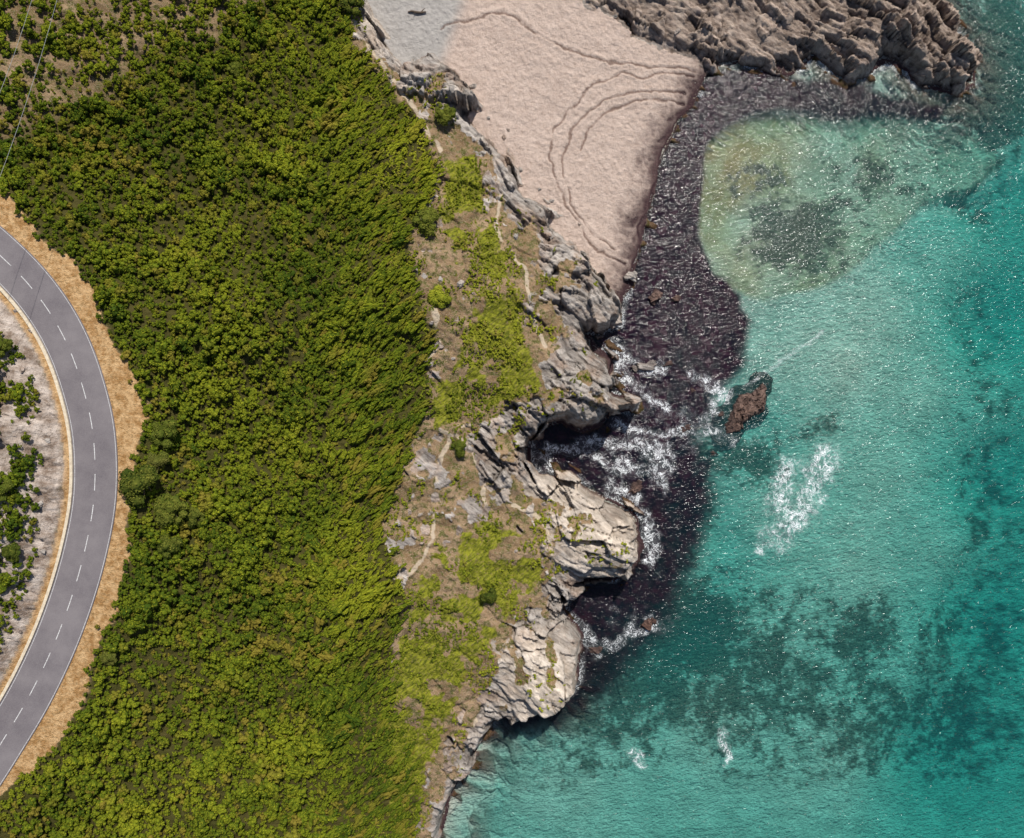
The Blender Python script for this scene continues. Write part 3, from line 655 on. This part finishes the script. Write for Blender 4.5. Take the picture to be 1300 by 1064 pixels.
def boulder(name,parts,mat):
    V=[];Fc=[];o=0
    for seed,sx,sy,sz,ox,oy,oz,an in parts:
        v,f=boulder_geo(seed,sx,sy,sz);c,s_=math.cos(an),math.sin(an)
        v=np.stack([v[:,0]*c-v[:,1]*s_+ox,v[:,0]*s_+v[:,1]*c+oy,v[:,2]+oz],1)
        V+=v.tolist();Fc+=[[q+o for q in p] for p in f];o+=len(v)
    me=bpy.data.meshes.new(name);me.from_pydata(V,[],Fc);me.materials.append(mat);me.update();return me
SR=[(817,466,17,8,-5,.8,0,'flat grey rock ringed by white foam'),(832,377,10,8,50,.8,1,'dark wet rock at the edge of the beach'),(858,380,7,5,0,.5,1,0),(868,545,12,11,0,.45,1,0),(806,619,13,9,20,.6,1,'brown rock awash beside the cliff'),(822,792,11,10,0,.7,1,'rounded brown rock awash in foam'),(848,462,7,5,0,.4,1,0),(880,495,8,6,0,.3,1,0),(800,352,9,7,0,1.2,0,0),(780,410,9,8,30,1.2,0,0),(756,826,10,7,0,.5,1,0),(905,575,9,6,0,.15,1,0),(915,527,8,6,0,.25,1,0)]
for i,(px_,py_,a_,b_,an,hz,mt_,lab) in enumerate(SR):
    x,y=W(px_,py_)
    q=terrain(np.array([px_]),np.array([py_]))['h'][0]
    a2,b2=a_*S,b_*S;sz=max(.5,min(a2,b2)*.8)
    me=boulder('sea_rock',[(i*7+3,a2,b2,sz,0,0,0,0),(i*7+4,a2*.6,b2*.7,sz*.7,a2*.5,b2*.4,-.1,.6),(i*7+5,a2*.5,b2*.6,sz*.6,-a2*.6,-b2*.3,-.15,-.5)],rk_brown if mt_ else rk_grey)
    o=link(bpy.data.objects.new('sea_rock',me));zc=(hz-sz*.85) if q<.5 else q
    o.location=(x,y,zc);o.rotation_euler=(0,0,math.radians(an));o['label']=lab or 'small dark rock just breaking the sea surface';o['category']='rock';o['group']='rocks off the shore'
n_=140
gx,gy=np.meshgrid(np.linspace(-7.0,7.0,n_),np.linspace(-4.2,4.2,96))
wxr=gx+1.4*fbm(gx/1.6,gy/1.6,901,4);wyr=gy+1.4*fbm(gx/1.6,gy/1.6,902,4)
rr=1-np.sqrt((wxr/5.4)**2+((wyr+.35*np.sin(wxr*.8))/(2.2+.4*np.sin(wxr*1.3)))**2)
c_,dx_,dy_,a_,b_,e_=worley(wxr/1.5,wyr/.6,903);c4,_,_,_,_,e4=worley(wxr/.6,wyr/.35,905)
zr=-1.5+2.6*ss(-.5,.55,rr)+(.6*(c_-.5)+.4*dy_*(b_-.2)+.3*(c4-.5)-.25*(1-ss(0,.1,e_)))*ss(-.5,.2,rr)+.45*fbm(gx/.7,gy/.7,904,3)
zr=zr-3.0*ss(-.25,-.7,rr)
bd=ss(.0,.6,np.minimum(7.0-np.abs(gx),4.2-np.abs(gy)))
zr=zr*bd-4.0*(1-bd)
V=np.stack([gx,gy,zr],-1).reshape(-1,3);Fc=[]
for j in range(95):
    for i in range(n_-1):
        a=j*n_+i;Fc.append((a,a+1,a+n_+1,a+n_))
me=bpy.data.meshes.new('reef_rock');me.from_pydata(V.tolist(),[],Fc);me.materials.append(rk_brown);me.update()
x,y=W(948,518)
o=link(bpy.data.objects.new('reef_rock',me));o.location=(x,y,-.34);o.rotation_euler=(0,0,math.radians(50));o['label']='long irregular dark brown reef breaking the turquoise water';o['category']='rock'
BL=[(612,588,7),(700,300,6),(640,240,7),(655,300,6),(600,110,7),(720,350,7),(705,390,6),(560,355,6),(585,360,8),(600,372,5),(548,410,5),(560,440,6),(575,455,4),(520,650,5),(505,665,5),(535,690,5),(690,640,6),(655,700,4),(520,265,4),(500,285,4),(640,175,6),(575,120,8),(645,165,4),(660,215,5),(700,255,5),(685,240,4),(620,150,4),(735,285,4),(780,20,6),(860,40,7),(30,470,5),(60,560,6),(50,640,6),(55,700,5),(25,800,5),(40,420,5),(20,395,4)]
bp=np.array(BL);bmx,bmy=place(bp[:,0],bp[:,1]);bh_=terrain(bmx,bmy)['h'];bxx,byy=W(bmx,bmy)
bms=[boulder('boulder',[(200+i,1,.75,.6,0,0,0,0)],rk_grey) for i in range(5)]
for i in range(len(BL)):
    o=link(bpy.data.objects.new('boulder',bms[i%5]));s_=bp[i,2]*S*.8;o.location=(bxx[i],byy[i],bh_[i]+.05);o.scale=(s_,s_,s_);o.rotation_euler=(random.uniform(-.3,.3),random.uniform(-.3,.3),random.uniform(0,6.28))
    o['label']='pale grey weathered boulder lying on the rocky ground';o['category']='boulder';o['group']='boulders on the coast'
# driftwood
N=NT('driftwood');dw=N.end(N.pbsdf(N.mix(N.noise(5,4),(.07,.05,.04),(.16,.12,.09)),.9))
V=[];Fc=[]
def tube(pts,rad,ns=8):
    o=len(V)
    for i,(p,r_) in enumerate(zip(pts,rad)):
        p=Vector(p);d=(Vector(pts[min(i+1,len(pts)-1)])-Vector(pts[max(i-1,0)])).normalized();t=d.cross(Vector((0,0,1))).normalized();b=d.cross(t)
        for j in range(ns): a=j*2*math.pi/ns;V.append(tuple(p+(t*math.cos(a)+b*math.sin(a))*r_))
    for i in range(len(pts)-1):
        for j in range(ns): Fc.append([o+i*ns+j,o+i*ns+(j+1)%ns,o+(i+1)*ns+(j+1)%ns,o+(i+1)*ns+j])
    Fc.append(list(range(o,o+ns))[::-1]);Fc.append(list(range(o+(len(pts)-1)*ns,o+len(pts)*ns)))
tube([(-1.4,.1,.1),(-.8,.2,.16),(-.1,0,.2),(.6,-.05,.2),(1.3,.1,.15)],[.09,.13,.16,.15,.08])
tube([(.5,-.05,.2),(.9,.3,.3),(1.2,.6,.25)],[.1,.07,.03]);tube([(-.2,0,.2),(-.5,-.3,.25)],[.09,.03])
me=bpy.data.meshes.new('driftwood_log');me.from_pydata(V,[],Fc);me.materials.append(dw)
mxq,myq=place(530,17);hq=terrain(mxq,myq)['h'][0];xq,yq=W(mxq[0],myq[0])
o=link(bpy.data.objects.new('driftwood_log',me));o.location=(xq,yq,hq);o['label']='dark forked driftwood log lying on grey sand';o['category']='driftwood'
# overhead cables
N=NT('cable_metal');cm=N.end(N.pbsdf(N.mix(N.noise(1),(.30,.30,.30),(.45,.45,.45)),.5))
for (p0,p1) in(((-120,585),(190,-395)),((-120,445),(150,-350))):
    V=[];Fc=[]
    kz=(H-29)/H
    a=W(CX+(p0[0]-CX)*kz,CY+(p0[1]-CY)*kz);b=W(CX+(p1[0]-CX)*kz,CY+(p1[1]-CY)*kz)
    pts=[(a[0]+(b[0]-a[0])*t,a[1]+(b[1]-a[1])*t,29+6*((2*t-1)**2)-1) for t in np.linspace(0,1,24)]
    tube(pts,[.02]*24,6)
    me=bpy.data.meshes.new('overhead_cable');me.from_pydata(V,[],Fc);me.materials.append(cm)
    o=link(bpy.data.objects.new('overhead_cable',me));o['label']='thin grey overhead power cable above the scrub';o['category']='cable';o['group']='overhead cables'
# ---------------------------------------------------------------- light & camera
EL=math.radians(50);AZ=math.radians(14)
w=bpy.data.worlds.new('World');scene.world=w;w.use_nodes=True
nt=w.node_tree;bg=nt.nodes['Background'];sky=nt.nodes.new('ShaderNodeTexSky');sky.sky_type='NISHITA';sky.sun_disc=False;sky.sun_elevation=EL;sky.sun_rotation=AZ
nt.links.new(sky.outputs[0],bg.inputs[0]);bg.inputs[1].default_value=.085
sl=bpy.data.lights.new('sun','SUN');sl.energy=5.0;sl.angle=math.radians(.55);sl.color=(1,.965,.89)
so=link(bpy.data.objects.new('sun',sl))
d=Vector((math.sin(AZ)*math.cos(EL),math.cos(AZ)*math.cos(EL),math.sin(EL)))
so.rotation_euler=d.to_track_quat('Z','Y').to_euler();so.location=d*100
cam=bpy.data.cameras.new('camera');cam.sensor_width=36;cam.lens=36*H/(1300*S);cam.clip_end=6000
co=link(bpy.data.objects.new('camera',cam));co.location=(0,0,H);scene.camera=co
scene.view_settings.view_transform='Standard';scene.view_settings.look='None';scene.view_settings.exposure=0
